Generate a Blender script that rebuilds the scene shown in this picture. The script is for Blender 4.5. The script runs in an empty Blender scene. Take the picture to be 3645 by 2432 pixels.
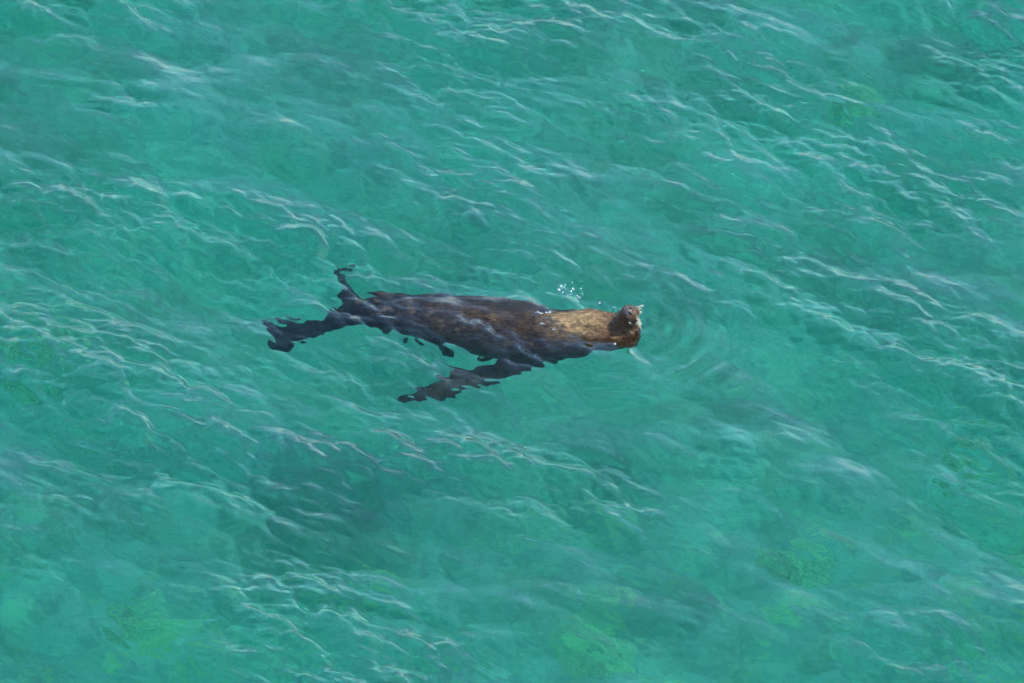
import bpy, bmesh, math, random
import numpy as np
from mathutils import Vector, Matrix, noise

random.seed(7)
rng = np.random.default_rng(11)
sc = bpy.context.scene
COL = sc.collection

# ------------------------------------------------------------------ camera
PITCH = math.radians(38.0)          # looking down from a cliff top with a long lens
DIST = 40.0
FRAME_W = 5.2                       # metres across the frame at the sea surface
cam = bpy.data.cameras.new('camera')
cam.sensor_width = 36.0
cam.lens = 36.0 * DIST / FRAME_W
cam.clip_start = 0.5
cam.clip_end = 3000
cam_o = bpy.data.objects.new('camera', cam)
COL.objects.link(cam_o)
cam_o.location = (0, -DIST * math.cos(PITCH), DIST * math.sin(PITCH))
cam_o.rotation_euler = (math.pi / 2 - PITCH, 0, 0)
sc.camera = cam_o

# ------------------------------------------------------------------ sky and sun
SUN_EL, SUN_AZ = math.radians(47), math.radians(74)
world = bpy.data.worlds.new('World')
sc.world = world
world.use_nodes = True
wn = world.node_tree
sky = wn.nodes.new('ShaderNodeTexSky')
sky.sky_type = 'NISHITA'
sky.sun_disc = False
sky.sun_elevation = SUN_EL
sky.sun_rotation = SUN_AZ
sky.dust_density = 0.5
sky.ozone_density = 3.0
wn.links.new(sky.outputs[0], wn.nodes['Background'].inputs[0])
wn.nodes['Background'].inputs[1].default_value = 0.15

sun = bpy.data.lights.new('sun', 'SUN')
sun.energy = 2.4
sun.angle = math.radians(0.53)
sun.color = (1.0, 0.95, 0.87)
sun_o = bpy.data.objects.new('sun', sun)
COL.objects.link(sun_o)
SUN_DIR = Vector((math.sin(SUN_AZ) * math.cos(SUN_EL), math.cos(SUN_AZ) * math.cos(SUN_EL), math.sin(SUN_EL)))
sun_o.rotation_euler = SUN_DIR.to_track_quat('Z', 'Y').to_euler()
sun_o.location = SUN_DIR * 60

vs = sc.view_settings
vs.view_transform = 'Standard'
vs.look = 'None'
vs.exposure = 1.52
vs.gamma = 1.0
vs.use_curve_mapping = False

cy = sc.cycles
cy.max_bounces = 6
cy.diffuse_bounces = 2
cy.glossy_bounces = 3
cy.transmission_bounces = 6
cy.transparent_max_bounces = 8
cy.volume_bounces = 1
cy.caustics_refractive = True
cy.caustics_reflective = False
cy.blur_glossy = 0.6
cy.sample_clamp_indirect = 6.0
cy.use_denoising = True


# ------------------------------------------------------------------ helpers
PXS = FRAME_W / 3645.0


def P(u, v, z=0.0):
    """Photograph pixel and height above the sea to a place; below the surface the ray bends as water bends it."""
    d = Vector(((u - 1822.5) * PXS, -(v - 1216) * PXS, -DIST))
    d.rotate(cam_o.rotation_euler)
    d.normalize()
    o = cam_o.location
    if z >= 0:
        return o + d * ((z - o.z) / d.z)
    p = o + d * (-o.z / d.z)
    h = Vector((d.x, d.y, 0)) / 1.333
    t = Vector((h.x, h.y, -math.sqrt(1 - h.length_squared)))
    return p + t * (z / t.z)


def obj(name, mesh, mats=(), parent=None, smooth=True):
    if isinstance(mesh, bmesh.types.BMesh):
        me = bpy.data.meshes.new(name)
        mesh.to_mesh(me)
        mesh.free()
        mesh = me
    for m in mats:
        mesh.materials.append(m)
    if smooth:
        mesh.shade_smooth()
    o = bpy.data.objects.new(name, mesh)
    COL.objects.link(o)
    if parent is not None:
        o.parent = parent
    return o


def tag(o, label=None, cat=None, group=None, kind=None):
    for k, v in (('label', label), ('category', cat), ('group', group), ('kind', kind)):
        if v:
            o[k] = v
    return o


def material(name):
    m = bpy.data.materials.new(name)
    m.use_nodes = True
    nt = m.node_tree
    nt.nodes.clear()
    out = nt.nodes.new('ShaderNodeOutputMaterial')
    return m, nt, out


def N(nt, kind, **kw):
    n = nt.nodes.new(kind)
    for k, v in kw.items():
        if k.startswith('i_'):
            key = k[2:].replace('_', ' ')
            n.inputs[key].default_value = v
        else:
            setattr(n, k, v)
    return n


def ramp(nt, fac, stops, interp='LINEAR'):
    r = nt.nodes.new('ShaderNodeValToRGB')
    r.color_ramp.interpolation = interp
    els = r.color_ramp.elements
    while len(els) < len(stops):
        els.new(0.5)
    for e, (p, c) in zip(els, stops):
        e.position = p
        e.color = (*c, 1) if len(c) == 3 else c
    nt.links.new(fac, r.inputs[0])
    return r


def mixc(nt, fac, a, b, mode='MIX'):
    m = nt.nodes.new('ShaderNodeMix')
    m.data_type = 'RGBA'
    m.blend_type = mode
    for sock, val in ((m.inputs[0], fac), (m.inputs[6], a), (m.inputs[7], b)):
        if isinstance(val, bpy.types.NodeSocket):
            nt.links.new(val, sock)
        elif isinstance(val, (int, float)):
            sock.default_value = val
        else:
            sock.default_value = (*val, 1)
    return m.outputs[2]


def principled(nt, out, **kw):
    b = nt.nodes.new('ShaderNodeBsdfPrincipled')
    for k, v in kw.items():
        s = b.inputs[k.replace('_', ' ')]
        if isinstance(v, bpy.types.NodeSocket):
            nt.links.new(v, s)
        else:
            s.default_value = (*v, 1) if isinstance(v, tuple) and len(v) == 3 else v
    nt.links.new(b.outputs[0], out.inputs['Surface'])
    return b


# ------------------------------------------------------------------ waves
TILE, NT = 10.24, 2048


def spectrum_field(seed, lam_lo, lam_hi, power, direction, spread, rms_slope):
    """Random short-crested wind ripples on a square that repeats; returns height and the two sideways shifts."""
    r = np.random.default_rng(seed)
    k1 = 2 * np.pi * np.fft.fftfreq(NT, TILE / NT)
    kx, ky = np.meshgrid(k1, k1, indexing='xy')
    k = np.hypot(kx, ky)
    k[0, 0] = 1
    lam = 2 * np.pi / k
    amp = k ** (-power)
    amp *= np.exp(-(lam_lo / lam) ** 2) * np.exp(-(lam / lam_hi) ** 2)
    ang = np.arctan2(ky, kx) - direction
    d = np.abs(np.cos(ang)) ** spread + 0.02
    amp = amp * np.sqrt(d)
    amp[0, 0] = 0
    spec = amp * (r.normal(size=k.shape) + 1j * r.normal(size=k.shape))
    h = np.fft.ifft2(spec)
    sx = np.fft.ifft2(1j * kx * spec).real
    sy = np.fft.ifft2(1j * ky * spec).real
    s = rms_slope / np.sqrt((sx ** 2 + sy ** 2).mean())
    dx = np.fft.ifft2(-1j * kx / k * spec).real
    dy = np.fft.ifft2(-1j * ky / k * spec).real
    return h.real * s, dx * s, dy * s


W_DIR = math.radians(50)
fields = [
    spectrum_field(3, 0.55, 2.2, 2.2, W_DIR + 0.2, 3.5, 0.072),
    spectrum_field(55, 0.20, 0.60, 2.2, W_DIR + 0.15, 3.0, 0.115),
    spectrum_field(58, 0.075, 0.22, 2.0, W_DIR - 0.15, 3.4, 0.140),
    spectrum_field(13, 0.035, 0.075, 2.0, W_DIR + 0.1, 3.0, 0.090),
]
# gusts: the short ripples come in patches, and ride the longer crests
gust = spectrum_field(21, 0.9, 3.0, 2.0, W_DIR, 1, 1.0)[0]
gust = np.clip(0.92 + 0.6 * gust / gust.std() + 0.35 * fields[0][0] / fields[0][0].std(), 0.38, 2.0)
gains = [1.0, 0.45 + 0.55 * gust, gust, gust]
LONG = fields[0]
EVEN = [sum(f[i] for f in fields[1:]) for i in range(3)]
SHORT = [sum(f[i] * g for f, g in zip(fields[1:], gains[1:])) for i in range(3)]


def sample(F, X, Y):
    gx = (X / TILE * NT) % NT
    gy = (Y / TILE * NT) % NT
    x0 = np.floor(gx).astype(int)
    y0 = np.floor(gy).astype(int)
    fx, fy = gx - x0, gy - y0
    x0 %= NT
    y0 %= NT
    x1, y1 = (x0 + 1) % NT, (y0 + 1) % NT
    return (F[y0, x0] * (1 - fx) + F[y0, x1] * fx) * (1 - fy) + (F[y1, x0] * (1 - fx) + F[y1, x1] * fx) * fy


def graded(lo, hi, step, far, grow=1.13):
    core = np.arange(lo, hi + step / 2, step)
    out = []
    s, p = step, core[-1]
    while p < far:
        s *= grow
        p += s
        out.append(p)
    inn = []
    s, p = step, core[0]
    while p > -far:
        s *= grow
        p -= s
        inn.append(p)
    return np.array(inn[::-1] + list(core) + out)


def grid_mesh(name, xs, ys, X, Y, Z):
    nx, ny = len(xs), len(ys)
    me = bpy.data.meshes.new(name)
    me.vertices.add(nx * ny)
    me.vertices.foreach_set('co', np.stack([X, Y, Z], -1).reshape(-1).astype(np.float32))
    i = np.arange(nx * ny).reshape(ny, nx)
    q = np.stack([i[:-1, :-1], i[:-1, 1:], i[1:, 1:], i[1:, :-1]], -1).reshape(-1, 4)
    return me, q


def set_faces(me, quads):
    n = len(quads)
    me.loops.add(n * 4)
    me.loops.foreach_set('vertex_index', quads.reshape(-1).astype(np.int32))
    me.polygons.add(n)
    me.polygons.foreach_set('loop_start', np.arange(0, n * 4, 4, dtype=np.int32))
    me.update(calc_edges=True)
    me.validate()


MUZZLE = P(2236, 1160, 0.0)


def build_water():
    xs = graded(-3.0, 3.0, 0.0075, 450)
    ys = graded(-3.6, 3.9, 0.0085, 450)
    X, Y = np.meshgrid(xs, ys)
    stepx = np.gradient(xs)[None, :]
    stepy = np.gradient(ys)[:, None]
    fade = np.exp(-(np.maximum(stepx, stepy) / 0.6) ** 2)
    # rings spreading from the raised muzzle, calmer water about the animal
    r = np.hypot(X - MUZZLE.x, Y - MUZZLE.y)
    ang = np.arctan2(Y - MUZZLE.y, X - MUZZLE.x)
    env = np.exp(-((r - 0.42) / 0.33) ** 2) * (0.65 + 0.35 * np.cos(ang + 0.7))
    rings = 0.0034 * np.clip(1 + 0.5 * sample(LONG[0], X * 2.3, Y * 2.3) / LONG[0].std(), 0.1, 1.8) * np.sin(2 * np.pi * r / (0.092 + 0.035 * r)) * env
    # the animal stirs the water along its near flank and flippers, its head sits in a smoother pool
    stir = np.exp(-(((X + 0.25) / 0.95) ** 2 + ((Y + 0.12) / 0.40) ** 2) ** 1.5)
    pool = 1 - 0.6 * np.exp(-((X - MUZZLE.x - 0.22) ** 2 + (Y - MUZZLE.y + 0.02) ** 2) / 0.38 ** 2)
    gl = fade * (1 - 0.35 * np.exp(-(X / 1.1) ** 2 - (Y / 0.5) ** 2))
    gs = fade * pool
    sh = [sample(SHORT[i], X, Y) * (1 - stir) + sample(EVEN[i], X, Y) * 1.3 * stir for i in range(3)]
    Z = sample(LONG[0], X, Y) * gl + sh[0] * gs + rings
    chop = 0.8
    X, Y = (X + chop * (sample(LONG[1], X, Y) * gl + sh[1] * gs),
            Y + chop * (sample(LONG[2], X, Y) * gl + sh[2] * gs))
    me, quads = grid_mesh('water', xs, ys, X, Y, Z)
    # close the body of water below the sea bed
    nx, ny = len(xs), len(ys)
    n0 = nx * ny
    idx = np.arange(n0).reshape(ny, nx)
    border = np.concatenate([idx[0, :-1], idx[:-1, -1], idx[-1, :0:-1], idx[:0:-1, 0]])
    co = np.empty(n0 * 3, np.float32)
    me.vertices.foreach_get('co', co)
    co = co.reshape(-1, 3)
    low = co[border].copy()
    low[:, 2] = -6.0
    me.vertices.add(len(border) + 1)
    full = np.concatenate([co, low, np.array([[0, 0, -6.0]], np.float32)])
    me.vertices.foreach_set('co', full.reshape(-1))
    nb = len(border)
    b2 = np.arange(nb) + n0
    side = np.stack([border, b2, np.roll(b2, -1), np.roll(border, -1)], -1)
    n = len(quads) + nb
    cidx = n0 + nb
    tri = np.stack([np.roll(b2, -1), b2, np.full(nb, cidx)], -1)
    loops = np.concatenate([quads.reshape(-1), side.reshape(-1), tri.reshape(-1)]).astype(np.int32)
    starts = np.concatenate([np.arange(0, n * 4, 4), n * 4 + np.arange(0, nb * 3, 3)]).astype(np.int32)
    me.loops.add(len(loops))
    me.loops.foreach_set('vertex_index', loops)
    me.polygons.add(len(starts))
    me.polygons.foreach_set('loop_start', starts)
    me.update(calc_edges=True)
    me.validate()
    return me


m_water, nt, out = material('sea water')
fine = N(nt, 'ShaderNodeTexCoord')
mp = N(nt, 'ShaderNodeMapping')
mp.inputs['Rotation'].default_value = (0, 0, -W_DIR)
mp.inputs['Scale'].default_value = (1.0, 0.45, 1.0)
nt.links.new(fine.outputs['Object'], mp.inputs[0])
nz = N(nt, 'ShaderNodeTexNoise', i_Scale=26.0, i_Detail=2.0, i_Roughness=0.5)
nt.links.new(mp.outputs[0], nz.inputs['Vector'])
bump = N(nt, 'ShaderNodeBump', i_Strength=0.22, i_Distance=0.005)
nt.links.new(nz.outputs[0], bump.inputs['Height'])
glass = N(nt, 'ShaderNodeBsdfGlass', i_Roughness=0.0, i_IOR=1.333)
nt.links.new(bump.outputs[0], glass.inputs['Normal'])
nt.links.new(glass.outputs[0], out.inputs['Surface'])
va = N(nt, 'ShaderNodeVolumeAbsorption', i_Color=(0.055, 0.848, 0.825, 1), i_Density=0.86)
vsn = N(nt, 'ShaderNodeVolumeScatter', i_Color=(0.15, 0.90, 0.82, 1), i_Density=0.11, i_Anisotropy=0.3)
ad = N(nt, 'ShaderNodeAddShader')
nt.links.new(va.outputs[0], ad.inputs[0])
nt.links.new(vsn.outputs[0], ad.inputs[1])
nt.links.new(ad.outputs[0], out.inputs['Volume'])
water = tag(obj('water', build_water(), [m_water]), 'clear turquoise sea water ruffled by small wind waves', 'water', kind='structure')

# ------------------------------------------------------------------ sea bed
BED = -1.5


def bed_height(x, y):
    n1 = noise.fractal(Vector((x * 0.55, y * 0.55, 3.1)), 1.0, 2.1, 4)
    n2 = noise.noise(Vector((x * 1.9 + 8, y * 1.9, 9.7)))
    n3 = noise.noise(Vector((x * 6.0, y * 6.0, 1.2)))
    return BED + 0.16 * n1 + 0.07 * n2 + 0.02 * n3


def build_bed():
    xs = graded(-3.4, 3.4, 0.045, 440, 1.2)
    ys = graded(-3.4, 5.2, 0.045, 440, 1.2)
    X, Y = np.meshgrid(xs, ys)
    Z = np.array([bed_height(x, y) for x, y in zip(X.ravel(), Y.ravel())]).reshape(X.shape)
    me, q = grid_mesh('sea_bed', xs, ys, X, Y, Z)
    set_faces(me, q)
    return me


def bed_material(name, stops, scale):
    m, nt, out = material(name)
    tc = N(nt, 'ShaderNodeTexCoord')
    a = N(nt, 'ShaderNodeTexNoise', i_Scale=scale, i_Detail=6.0, i_Roughness=0.62, i_Distortion=0.6)
    nt.links.new(tc.outputs['Object'], a.inputs['Vector'])
    c = ramp(nt, a.outputs[0], stops)
    b = N(nt, 'ShaderNodeTexNoise', i_Scale=scale * 7, i_Detail=5.0, i_Roughness=0.65)
    nt.links.new(tc.outputs['Object'], b.inputs['Vector'])
    al = N(nt, 'ShaderNodeTexNoise', i_Scale=scale * 2.2, i_Detail=4.0, i_Roughness=0.6, i_Distortion=0.8)
    nt.links.new(tc.outputs['Object'], al.inputs['Vector'])
    alr = ramp(nt, al.outputs[0], [(0.54, (0, 0, 0)), (0.68, (0.65, 0.65, 0.65))])
    sp = N(nt, 'ShaderNodeSeparateXYZ')
    nt.links.new(tc.outputs['Object'], sp.inputs[0])
    inshore = N(nt, 'ShaderNodeMapRange')
    for k, v in (('From Min', 0.6), ('From Max', -1.4), ('To Min', 0.35), ('To Max', 1.3)):
        inshore.inputs[k].default_value = v
    nt.links.new(sp.outputs['Y'], inshore.inputs['Value'])
    am = N(nt, 'ShaderNodeMath', operation='MULTIPLY')
    nt.links.new(alr.outputs[0], am.inputs[0])
    nt.links.new(inshore.outputs[0], am.inputs[1])
    grown = mixc(nt, am.outputs[0], c.outputs[0], (0.46, 0.46, 0.14))
    fine_c = ramp(nt, b.outputs[0], [(0.35, (0.72, 0.72, 0.72)), (0.65, (1.10, 1.10, 1.10))])
    col = mixc(nt, 1.0, grown, fine_c.outputs[0], 'MULTIPLY')
    bp = N(nt, 'ShaderNodeBump', i_Strength=0.7, i_Distance=0.03)
    nt.links.new(b.outputs[0], bp.inputs['Height'])
    pr = principled(nt, out, Base_Color=col, Roughness=0.9)
    nt.links.new(bp.outputs[0], pr.inputs['Normal'])
    return m


m_bed = bed_material('sand and weedy rock', [(0.32, (0.19, 0.21, 0.13)), (0.45, (0.31, 0.31, 0.21)), (0.60, (0.41, 0.40, 0.28)), (0.75, (0.47, 0.45, 0.29))], 1.3)
bed = tag(obj('sea_bed', build_bed(), [m_bed]), 'pale sandy sea floor with weedy rock under the water', 'sea bed', kind='structure')

m_rock = bed_material('algae covered boulder', [(0.34, (0.37, 0.38, 0.22)), (0.50, (0.45, 0.45, 0.21)), (0.64, (0.56, 0.55, 0.24))], 5.0)


def on_bed(u, v):
    z = BED
    for _ in range(4):
        p = P(u, v, z)
        z = bed_height(p.x, p.y)
    return P(u, v, z)


def rock(u, v, sx, sy, sz, seed, label):
    """A low weathered outcrop that rises out of the sand, with knobs and shallow cracks and a closed underside."""
    c = on_bed(u, v)
    off = Vector((seed * 3.7, seed * 1.3, seed))
    bm = bmesh.new()
    rings_n, seg = 20, 56
    def point(rr, k):
        a = 2 * math.pi * k / seg
        e = Vector((math.cos(a), math.sin(a), 0))
        w = 1 + 0.35 * noise.noise(e * 1.3 + off) + 0.25 * noise.noise(e * 3.1 + off) + 0.14 * noise.noise(e * 8 + off)
        x, y = e.x * sx * rr * w, e.y * sy * rr * w
        q = Vector((x, y, 0)) * 9 + off
        hgt = 0.5 * sz * (1 - rr * rr) ** 1.2 * (0.75 + 0.5 * noise.noise(q)) + 0.02 * noise.noise(q * 3) * (1 - rr)
        d = noise.voronoi(q * 0.8)[0]
        hgt -= 0.02 * max(0.0, 1 - (d[1] - d[0]) / 0.12) * (1 - rr)
        return (x, y, bed_height(c.x + x, c.y + y) - c.z + hgt - 0.012 * rr)
    top = bm.verts.new(point(0, 0))
    bot = bm.verts.new((0, 0, -0.25))
    loops = [[bm.verts.new(point(i / rings_n, k)) for k in range(seg)] for i in range(1, rings_n + 1)]
    loops.append([bm.verts.new((v.co.x, v.co.y, -0.25)) for v in loops[-1]])
    for k in range(seg):
        k2 = (k + 1) % seg
        bm.faces.new((top, loops[0][k], loops[0][k2]))
        for l0, l1 in zip(loops, loops[1:]):
            bm.faces.new((l0[k], l1[k], l1[k2], l0[k2]))
        bm.faces.new((bot, loops[-1][k2], loops[-1][k]))
    o = obj('rock', bm, [m_rock])
    o.location = c
    tag(o, label, 'rock', 'pale rocks on the sea floor')


rock(3040, 340, 0.16, 0.15, 0.12, 1, 'pale yellow-green cracked rock on the sea floor, well out beyond the seal\'s nose')
rock(3480, 1600, 0.19, 0.24, 0.13, 2, 'broad rounded pale rock beside a dark weedy hollow on the sea floor')
rock(2110, 2330, 0.24, 0.20, 0.13, 3, 'large yellowish rock with mottled top on the shallow sea floor')
rock(490, 2190, 0.15, 0.14, 0.12, 4, 'small bright yellow-green rock standing out against a dark patch of sea floor')
rock(205, 1195, 0.17, 0.2, 0.10, 6, 'pale green rock on the sea floor past the tips of the hind flippers')
rock(2830, 2010, 0.26, 0.17, 0.15, 5, 'grey-green rock with a dark cleft beside drifting weed')


# ------------------------------------------------------------------ seal
def ring_loft(bm, rings, seg=20):
    """rings: (centre, side vector, up vector) each an ellipse; closes both ends to a point."""
    loops = []
    for c, a, b in rings:
        loops.append([bm.verts.new(c + a * math.cos(2 * math.pi * i / seg) + b * math.sin(2 * math.pi * i / seg)) for i in range(seg)])
    for l0, l1 in zip(loops, loops[1:]):
        for i in range(seg):
            bm.faces.new((l0[i], l0[(i + 1) % seg], l1[(i + 1) % seg], l1[i]))
    for l, rev in ((loops[0], True), (loops[-1], False)):
        c = bm.verts.new(sum((v.co for v in l), Vector()) / seg)
        for i in range(seg):
            f = (l[i], l[(i + 1) % seg], c)
            bm.faces.new(f[::-1] if rev else f)


def spline(pts, n):
    """Catmull-Rom through tuples of numbers and vectors flattened to arrays."""
    A = np.array(pts, float)
    A = np.vstack([2 * A[0] - A[1], A, 2 * A[-1] - A[-2]])
    res = []
    m = len(A) - 3
    for j in range(n):
        t = j / (n - 1) * m
        i = min(int(t), m - 1)
        f = t - i
        p0, p1, p2, p3 = A[i:i + 4]
        res.append(0.5 * ((2 * p1) + (-p0 + p2) * f + (2 * p0 - 5 * p1 + 4 * p2 - p3) * f * f + (-p0 + 3 * p1 - 3 * p2 + p3) * f ** 3))
    return np.array(res)


def limb(bm, pts, n=26, seg=18, up=Vector((0, 0, 1)), scallop=0.0):
    """pts: (x, y, z, half width, half thickness) along a round or flattened limb."""
    S = spline(pts, n)
    rings = []
    for i in range(n):
        c = Vector(S[i][:3])
        d = Vector(S[min(i + 1, n - 1)][:3]) - Vector(S[max(i - 1, 0)][:3])
        d.normalize()
        a = d.cross(up)
        a.normalize()
        b = a.cross(d).normalized()
        rings.append((c, a * max(S[i][3], 0.002), b * max(S[i][4], 0.002)))
    ring_loft(bm, rings, seg)


def px(u, v, z, w, t):
    p = P(u, v, z)
    return (p.x, p.y, p.z, w, t)


body = [
    px(1222, 1106, -0.14, 0.025, 0.025),
    px(1245, 1106, -0.145, 0.070, 0.060),
    px(1347, 1110, -0.142, 0.106, 0.100),
    px(1450, 1124, -0.146, 0.126, 0.125),
    px(1560, 1141, -0.150, 0.146, 0.146),
    px(1680, 1160, -0.152, 0.158, 0.160),
    px(1810, 1186, -0.155, 0.184, 0.168),
    px(1930, 1196, -0.136, 0.184, 0.166),
    px(2030, 1192, -0.104, 0.168, 0.150),
    px(2110, 1186, -0.074, 0.160, 0.136),
    px(2175, 1186, -0.064, 0.140, 0.116),
    px(2225, 1181, -0.060, 0.122, 0.100),
    px(2258, 1176, -0.062, 0.080, 0.070),
    px(2275, 1172, -0.062, 0.022, 0.022),
]
head_base = P(2224, 1165, -0.03)
M_AX = Vector((0.14, -0.36, 1.0)).normalized()
bm = bmesh.new()
limb(bm, body, 60, 28)
mz = [(-0.01, 0.096), (0.035, 0.080), (0.07, 0.063), (0.105, 0.054), (0.14, 0.050), (0.165, 0.042), (0.176, 0.024)]
limb(bm, [(*(head_base + M_AX * t), r, r * 0.92) for t, r in mz], 24, 20, up=Vector((1, 0, 0)))
NOSE = head_base + M_AX * 0.168
tilt = Vector((0.0, -0.45, 0.9)).normalized()
# near fore flipper, far fore flipper folded along the flank, the two hind flippers and the stub of a tail
limb(bm, [px(1920, 1262, -0.20, 0.070, 0.050), px(1830, 1302, -0.27, 0.062, 0.034), px(1720, 1332, -0.32, 0.066, 0.022),
          px(1610, 1356, -0.35, 0.062, 0.016), px(1520, 1382, -0.38, 0.048, 0.012), px(1435, 1402, -0.40, 0.022, 0.008)], 30, 18, up=tilt)
limb(bm, [px(1930, 1130, -0.16, 0.06, 0.04), px(1780, 1098, -0.14, 0.06, 0.030), px(1620, 1080, -0.125, 0.06, 0.022),
          px(1470, 1066, -0.11, 0.05, 0.015), px(1370, 1050, -0.10, 0.025, 0.009), px(1320, 1036, -0.09, 0.008, 0.005)], 28, 16, up=Vector((0, -0.3, 1)))
limb(bm, [px(1290, 1122, -0.13, 0.06, 0.045), px(1210, 1140, -0.20, 0.052, 0.030), px(1130, 1160, -0.27, 0.06, 0.018),
          px(1050, 1178, -0.34, 0.085, 0.013), px(985, 1192, -0.40, 0.105, 0.010), px(955, 1198, -0.43, 0.09, 0.006)], 26, 18, up=tilt)
limb(bm, [px(1262, 1095, -0.13, 0.045, 0.038), px(1243, 1060, -0.18, 0.036, 0.024), px(1232, 1025, -0.24, 0.034, 0.016),
          px(1222, 985, -0.31, 0.05, 0.012), px(1205, 950, -0.37, 0.07, 0.009)], 22, 16, up=Vector((0.2, -0.3, 0.9)).normalized())
limb(bm, [px(1245, 1105, -0.11, 0.025, 0.02), px(1200, 1100, -0.12, 0.018, 0.012), px(1175, 1096, -0.13, 0.006, 0.005)], 10, 10)
bm.normal_update()
seal_me = bpy.data.meshes.new('seal')
bm.to_mesh(seal_me)
bm.free()
tmp = bpy.data.objects.new('seal_build', seal_me)
COL.objects.link(tmp)
rm = tmp.modifiers.new('r', 'REMESH')
rm.mode = 'VOXEL'
rm.voxel_size = 0.0075
sm = tmp.modifiers.new('s', 'SMOOTH')
sm.factor = 0.5
sm.iterations = 3
dg = bpy.context.evaluated_depsgraph_get()
seal_me = bpy.data.meshes.new_from_object(tmp.evaluated_get(dg))
bpy.data.objects.remove(tmp)
# wet fur lying in clumps that point to the tail
vert_normals = [v.normal.copy() for v in seal_me.vertices]
for v, vn in zip(seal_me.vertices, vert_normals):
    c = v.co.copy()
    q = Vector((c.x * 14, c.y * 34, c.z * 34))
    a = noise.noise(q) * 0.006 + noise.noise(q * 2.3 + Vector((5, 1, 2))) * 0.003 + noise.noise(c * 5) * 0.007
    v.co = c + vn * a

SPX0 = P(1225, 1110, -0.1).x
m_fur, nt, out = material('wet seal fur')
tc = N(nt, 'ShaderNodeTexCoord')
sep = N(nt, 'ShaderNodeSeparateXYZ')
nt.links.new(tc.outputs['Object'], sep.inputs[0])
along = N(nt, 'ShaderNodeMapRange')
along.inputs['From Min'].default_value = -0.85
along.inputs['From Max'].default_value = 0.66
nt.links.new(sep.outputs['X'], along.inputs['Value'])
wob = N(nt, 'ShaderNodeTexNoise', i_Scale=9.0, i_Detail=4.0, i_Roughness=0.6)
nt.links.new(tc.outputs['Object'], wob.inputs['Vector'])
wa = N(nt, 'ShaderNodeMath', operation='MULTIPLY_ADD')
wa.inputs[1].default_value = 0.22
nt.links.new(wob.outputs[0], wa.inputs[0])
nt.links.new(along.outputs[0], wa.inputs[2])
base = ramp(nt, wa.outputs[0], [(0.0, (0.005, 0.005, 0.006)), (0.25, (0.010, 0.008, 0.007)), (0.50, (0.044, 0.028, 0.013)), (0.80, (0.034, 0.022, 0.012)),
                                (0.94, (0.060, 0.032, 0.018)), (1.0, (0.080, 0.040, 0.020))])
GOLD = P(2050, 1142, 0.04)
gm = N(nt, 'ShaderNodeMapping', vector_type='POINT')
gm.inputs['Location'].default_value = (-GOLD.x / 0.17, -GOLD.y / 0.12, -GOLD.z / 0.16)
gm.inputs['Scale'].default_value = (1 / 0.17, 1 / 0.12, 1 / 0.16)
nt.links.new(tc.outputs['Object'], gm.inputs[0])
gd = N(nt, 'ShaderNodeVectorMath', operation='LENGTH')
nt.links.new(gm.outputs[0], gd.inputs[0])
gw = N(nt, 'ShaderNodeMath', operation='MULTIPLY_ADD')
gw.inputs[1].default_value = -0.9
nt.links.new(wob.outputs[0], gw.inputs[0])
nt.links.new(gd.outputs['Value'], gw.inputs[2])
gr = ramp(nt, gw.outputs[0], [(0.0, (1, 1, 1)), (0.85, (0, 0, 0))])
basecol = mixc(nt, gr.outputs[0], base.outputs[0], (0.235, 0.165, 0.085))
spk = N(nt, 'ShaderNodeTexNoise', i_Scale=16.0, i_Detail=3.0, i_Roughness=0.6)
nt.links.new(tc.outputs['Object'], spk.inputs['Vector'])
spr = ramp(nt, spk.outputs[0], [(0.50, (0, 0, 0)), (0.66, (0.8, 0.8, 0.8))])
torso = N(nt, 'ShaderNodeMapRange')
for k, v in (('From Min', -0.15), ('From Max', -0.05)):
    torso.inputs[k].default_value = v
nt.links.new(sep.outputs['Z'], torso.inputs['Value'])
tm = N(nt, 'ShaderNodeMath', operation='MULTIPLY')
nt.links.new(spr.outputs[0], tm.inputs[0])
nt.links.new(torso.outputs[0], tm.inputs[1])
basecol = mixc(nt, tm.outputs[0], basecol, (0.105, 0.070, 0.032))
MUZ = P(2224, 1165, -0.03) + Vector((0.14, -0.36, 1.0)).normalized() * 0.135
nd = N(nt, 'ShaderNodeVectorMath', operation='DISTANCE')
nd.inputs[1].default_value = MUZ
nt.links.new(tc.outputs['Object'], nd.inputs[0])
nr = ramp(nt, nd.outputs['Value'], [(0.04, (1, 1, 1)), (0.13, (0, 0, 0))])
basecol = mixc(nt, nr.outputs[0], basecol, (0.070, 0.043, 0.028))
mp = N(nt, 'ShaderNodeMapping')
mp.inputs['Scale'].default_value = (34, 60, 60)
nt.links.new(tc.outputs['Object'], mp.inputs[0])
st = N(nt, 'ShaderNodeTexNoise', i_Scale=1.0, i_Detail=5.0, i_Roughness=0.65)
nt.links.new(mp.outputs[0], st.inputs['Vector'])
stc = ramp(nt, st.outputs[0], [(0.32, (0.35, 0.33, 0.33)), (0.62, (1.5, 1.4, 1.25))])
furcol = mixc(nt, 1.0, basecol, stc.outputs[0], 'MULTIPLY')
bp = N(nt, 'ShaderNodeBump', i_Strength=0.8, i_Distance=0.008)
nt.links.new(st.outputs[0], bp.inputs['Height'])
pr = principled(nt, out, Base_Color=furcol, Roughness=0.34, IOR=1.4, Specular_IOR_Level=0.18)
nt.links.new(bp.outputs[0], pr.inputs['Normal'])

root = bpy.data.objects.new('seal', None)
COL.objects.link(root)
tag(root, 'dark brown fur seal floating low in the water with its muzzle raised to the sky', 'seal')
obj('body', seal_me, [m_fur], root)

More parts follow.
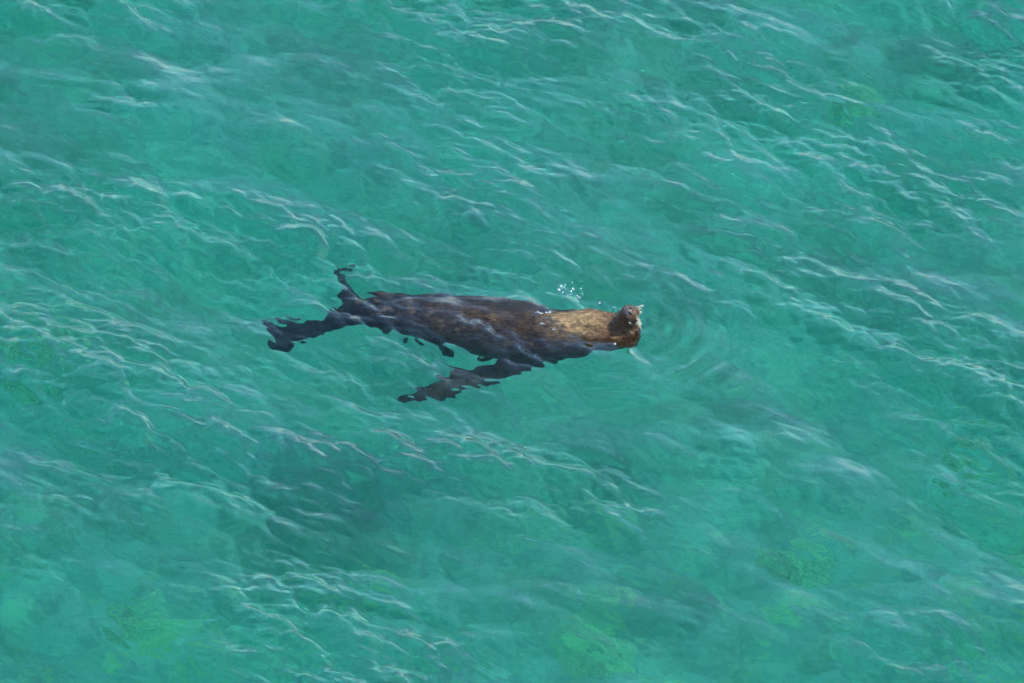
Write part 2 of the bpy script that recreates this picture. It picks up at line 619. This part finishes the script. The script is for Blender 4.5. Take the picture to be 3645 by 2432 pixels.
m_dark, nt, out = material('wet dark skin')
nzz = N(nt, 'ShaderNodeTexNoise', i_Scale=160.0, i_Detail=3.0)
cc = ramp(nt, nzz.outputs[0], [(0.35, (0.045, 0.032, 0.030)), (0.7, (0.11, 0.085, 0.08))])
principled(nt, out, Base_Color=cc.outputs[0], Roughness=0.48, Specular_IOR_Level=0.3)
m_black, nt, out = material('nostril and eye black')
principled(nt, out, Base_Color=(0.012, 0.008, 0.008), Roughness=0.25)
m_whisk, nt, out = material('pale whisker')
principled(nt, out, Base_Color=(0.48, 0.45, 0.33), Roughness=0.35)

# frame of the head: D towards the crown (back along the body), L across
Lx = Vector((0, 1, 0))
D = M_AX.cross(Lx).normalized() * -1
if D.x > 0:
    D = -D
Lx = D.cross(M_AX).normalized()


def blob(name, centre, ax, parent, mat, seg=(20, 12)):
    bm = bmesh.new()
    bmesh.ops.create_uvsphere(bm, u_segments=seg[0], v_segments=seg[1], radius=1)
    for v in bm.verts:
        v.co = centre + ax[0] * v.co.x + ax[1] * v.co.y + ax[2] * v.co.z
    return obj(name, bm, [mat], parent)


pad_n = (M_AX + D * 0.25 - Lx * 0.0).normalized()
nose = blob('nose_pad', NOSE + D * 0.008 - M_AX * 0.002, (Lx * 0.030, D * 0.025, M_AX * 0.016), root, m_dark)
for s in (-1, 1):
    blob('nostril', NOSE - D * 0.004 + Lx * 0.014 * s + M_AX * 0.011, ((Lx * s * 0.6 - D).normalized() * 0.014, (Lx * s + D * 0.6).normalized() * 0.006, M_AX * 0.006), nose, m_black)
    blob('muzzle_pad', NOSE - M_AX * 0.03 - D * 0.030 + Lx * 0.020 * s, (Lx * 0.026, D * 0.026, M_AX * 0.026), root, m_fur)
    blob('eye', head_base + M_AX * 0.045 + D * 0.030 + Lx * 0.066 * s, (Lx * 0.012, D * 0.014, M_AX * 0.014), root, m_black)
    bm = bmesh.new()
    b0 = head_base - M_AX * 0.01 + D * 0.085 + Lx * 0.085 * s
    limb(bm, [(*(b0 + (D * 0.9 + Lx * s * 0.4) * t), r, r * 0.6) for t, r in ((-0.01, 0.009), (0.012, 0.009), (0.03, 0.006), (0.04, 0.002))], 10, 10, up=Vector((0, 0, 1)))
    obj('ear', bm, [m_fur], root)
    for k in range(15):
        bm = bmesh.new()
        o0 = NOSE - M_AX * random.uniform(0.006, 0.050) - D * random.uniform(0.024, 0.046) + Lx * s * random.uniform(0.012, 0.040)
        dr = (-D * random.uniform(0.5, 1.0) + Lx * s * random.uniform(0.2, 0.9) + M_AX * random.uniform(-0.5, 0.5)).normalized()
        ln = random.uniform(0.018, 0.048)
        sag = Vector((0, 0, -1)) * random.uniform(0.1, 0.4)
        limb(bm, [(*(o0 + dr * ln * t + sag * ln * t * t), 0.0006 * (1 - 0.6 * t), 0.0006 * (1 - 0.6 * t)) for t in (0, 0.35, 0.7, 1.0)], 7, 5, up=Vector((0.1, 0.2, 1)))
        obj('whisker', bm, [m_whisk], root)

# tufts of wet guard hair that break the outline
vv, ff = [], []
bmq = bmesh.new()
bmq.from_mesh(seal_me)
bmq.faces.ensure_lookup_table()
faces = [f for f in bmq.faces if f.calc_center_median().z > -0.10 and f.calc_center_median().x > -0.75]
rr = random.Random(4)
for _ in range(9000):
    f = rr.choice(faces)
    c = f.calc_center_median()
    n = f.normal
    back = Vector((-1, rr.uniform(-0.45, 0.45), rr.uniform(-0.2, 0.2)))
    if (c - head_base).dot(M_AX) > 0.05:
        back = -M_AX * 0.8 + Vector((rr.uniform(-.4, .4), rr.uniform(-.4, .4), 0))
        if (c - NOSE).length < 0.03:
            continue
    t = back - n * back.dot(n)
    if t.length < 0.1:
        continue
    t.normalize()
    w = n.cross(t)
    ln = rr.uniform(0.010, 0.024)
    wd = rr.uniform(0.0012, 0.0028)
    i = len(vv)
    p0 = c - n * 0.001
    p1 = c + t * ln * 0.6 + n * ln * 0.16
    p2 = c + t * ln + n * ln * rr.uniform(0.12, 0.4)
    vv += [p0 - w * wd, p0 + w * wd, p1 + w * wd * 0.7, p1 - w * wd * 0.7, p2]
    ff += [(i, i + 1, i + 2, i + 3), (i + 3, i + 2, i + 4)]
bmq.free()
me = bpy.data.meshes.new('fur')
me.from_pydata([tuple(v) for v in vv], [], ff)
fur = tag(obj('fur', me, [m_fur], root), kind='stuff')

# ------------------------------------------------------------------ bubbles
m_bub, nt, out = material('bubble film')
gl = N(nt, 'ShaderNodeBsdfGlossy', i_Roughness=0.12)
gl.inputs['Color'].default_value = (1, 1, 1, 1)
tr = N(nt, 'ShaderNodeBsdfTransparent')
df = N(nt, 'ShaderNodeBsdfDiffuse')
df.inputs['Color'].default_value = (0.85, 0.85, 0.85, 1)
lw = N(nt, 'ShaderNodeLayerWeight', i_Blend=0.35)
m1 = N(nt, 'ShaderNodeMixShader')
m1.inputs[0].default_value = 0.5
nt.links.new(gl.outputs[0], m1.inputs[1])
nt.links.new(df.outputs[0], m1.inputs[2])
m2 = N(nt, 'ShaderNodeMixShader')
rp = ramp(nt, lw.outputs['Facing'], [(0.0, (0.35, 0.35, 0.35)), (1.0, (0.85, 0.85, 0.85))])
nt.links.new(rp.outputs[0], m2.inputs[0])
nt.links.new(tr.outputs[0], m2.inputs[1])
nt.links.new(m1.outputs[0], m2.inputs[2])
nt.links.new(m2.outputs[0], out.inputs['Surface'])

bm = bmesh.new()
bmesh.ops.create_uvsphere(bm, u_segments=14, v_segments=10, radius=1)
bub_me = bpy.data.meshes.new('bubble')
bm.to_mesh(bub_me)
bm.free()
bub_me.materials.append(m_bub)
bub_me.shade_smooth()

dgw = bpy.context.evaluated_depsgraph_get()


def water_z(x, y):
    ok, loc, nrm, _ = water.ray_cast(Vector((x, y, 2)), Vector((0, 0, -1)))
    return loc.z if ok else 0.0


def bubble(u, v, r, label, group):
    p = P(u, v, 0.0)
    o = bpy.data.objects.new('bubble', bub_me)
    COL.objects.link(o)
    o.location = (p.x, p.y, water_z(p.x, p.y) + r * 0.25)
    o.scale = (r, r, r * 0.9)
    tag(o, label, 'bubble', group)


raft = [(1997, 1026, 11), (1990, 1041, 11), (2003, 1049, 7), (2011, 1019, 6), (2008, 1030, 6), (2014, 1036, 5), (2000, 1034, 5),
        (2042, 1032, 8), (2033, 1039, 8), (2038, 1027, 5), (2020, 1057, 6), (2031, 1052, 6), (2067, 1031, 7),
        (2054, 1053, 8), (2061, 1059, 9), (2074, 1049, 5), (2073, 1056, 4), (2066, 1045, 4), (1985, 1036, 4), (2049, 1059, 4)]
for u, v, r in raft:
    size = 'large shiny bubble, one of the biggest' if r >= 8 else 'middling shiny bubble' if r >= 6 else 'tiny bubble, one of the smallest'
    bubble(u, v, r * PXS * 0.47, size + ' in the loose raft floating off the seal\'s neck', 'bubbles in the raft')
for u, v, r, lab in [(2037, 1010, 4.5, 'tiny bubble drifting just beyond the loose raft of bubbles'),
                     (2134, 1084, 6, 'clear bubble afloat between the raft of bubbles and the muzzle'),
                     (2187, 1095, 4, 'tiny bubble touching the water right beside the raised muzzle'),
                     (2049, 1071, 4, 'tiny bubble between the raft of bubbles and the seal\'s neck'),
                     (2188, 1239, 7, 'bright bubble on the dark wet throat of the seal'),
                     (2188, 1200, 9, 'large bright bubble clinging beside the seal\'s shaded cheek')]:
    bubble(u, v, r * PXS * 0.62, lab, 'single bubbles about the seal')


# ------------------------------------------------------------------ added pale beads that imitate sun glints on the wet fur
body_o = next(o for o in root.children if o.name == 'body')


def on_seal(u, v):
    d = P(u, v, 0) - cam_o.location
    ok, loc, nrm, _ = body_o.ray_cast(cam_o.location, d.normalized())
    return (loc, nrm) if ok else (None, None)


for u, v, r in [(1716, 1084, 5), (1729, 1085, 8), (1736, 1084, 4), (1907, 1115, 4), (1915, 1114, 7), (1922, 1117, 6), (1929, 1118, 6), (1943, 1115, 6),
                (1951, 1116, 6), (1957, 1115, 8), (1918, 1090, 6), (1925, 1096, 4), (1927, 1153, 6), (1935, 1154, 5), (1970, 1174, 5), (1978, 1175, 4), (2078, 1189, 5),
                (2243, 1150, 6), (2249, 1155, 4), (2240, 1147, 4), (2042, 1090, 4), (2053, 1084, 5)]:
    loc, nrm = on_seal(u, v)
    if loc is None:
        continue
    wz = water_z(loc.x, loc.y)
    if wz > loc.z:
        loc, nrm = P(u, v, max(wz, 0.0)), Vector((0, 0, 1))
    o = bpy.data.objects.new('glint_bead', bub_me)
    COL.objects.link(o)
    k = r * PXS * 0.6
    o.location = loc + nrm * k * 0.4
    o.scale = (k, k, k)
    where = 'brown back of the seal' if u < 1800 else 'side of the seal\'s raised muzzle' if u > 2200 else 'neck of the seal, above its golden patch' if v < 1130 else 'near flank below the seal\'s golden neck'
    tag(o, 'added bead imitating a sun glint on the wet ' + where, 'droplet', 'added glint beads on the seal')
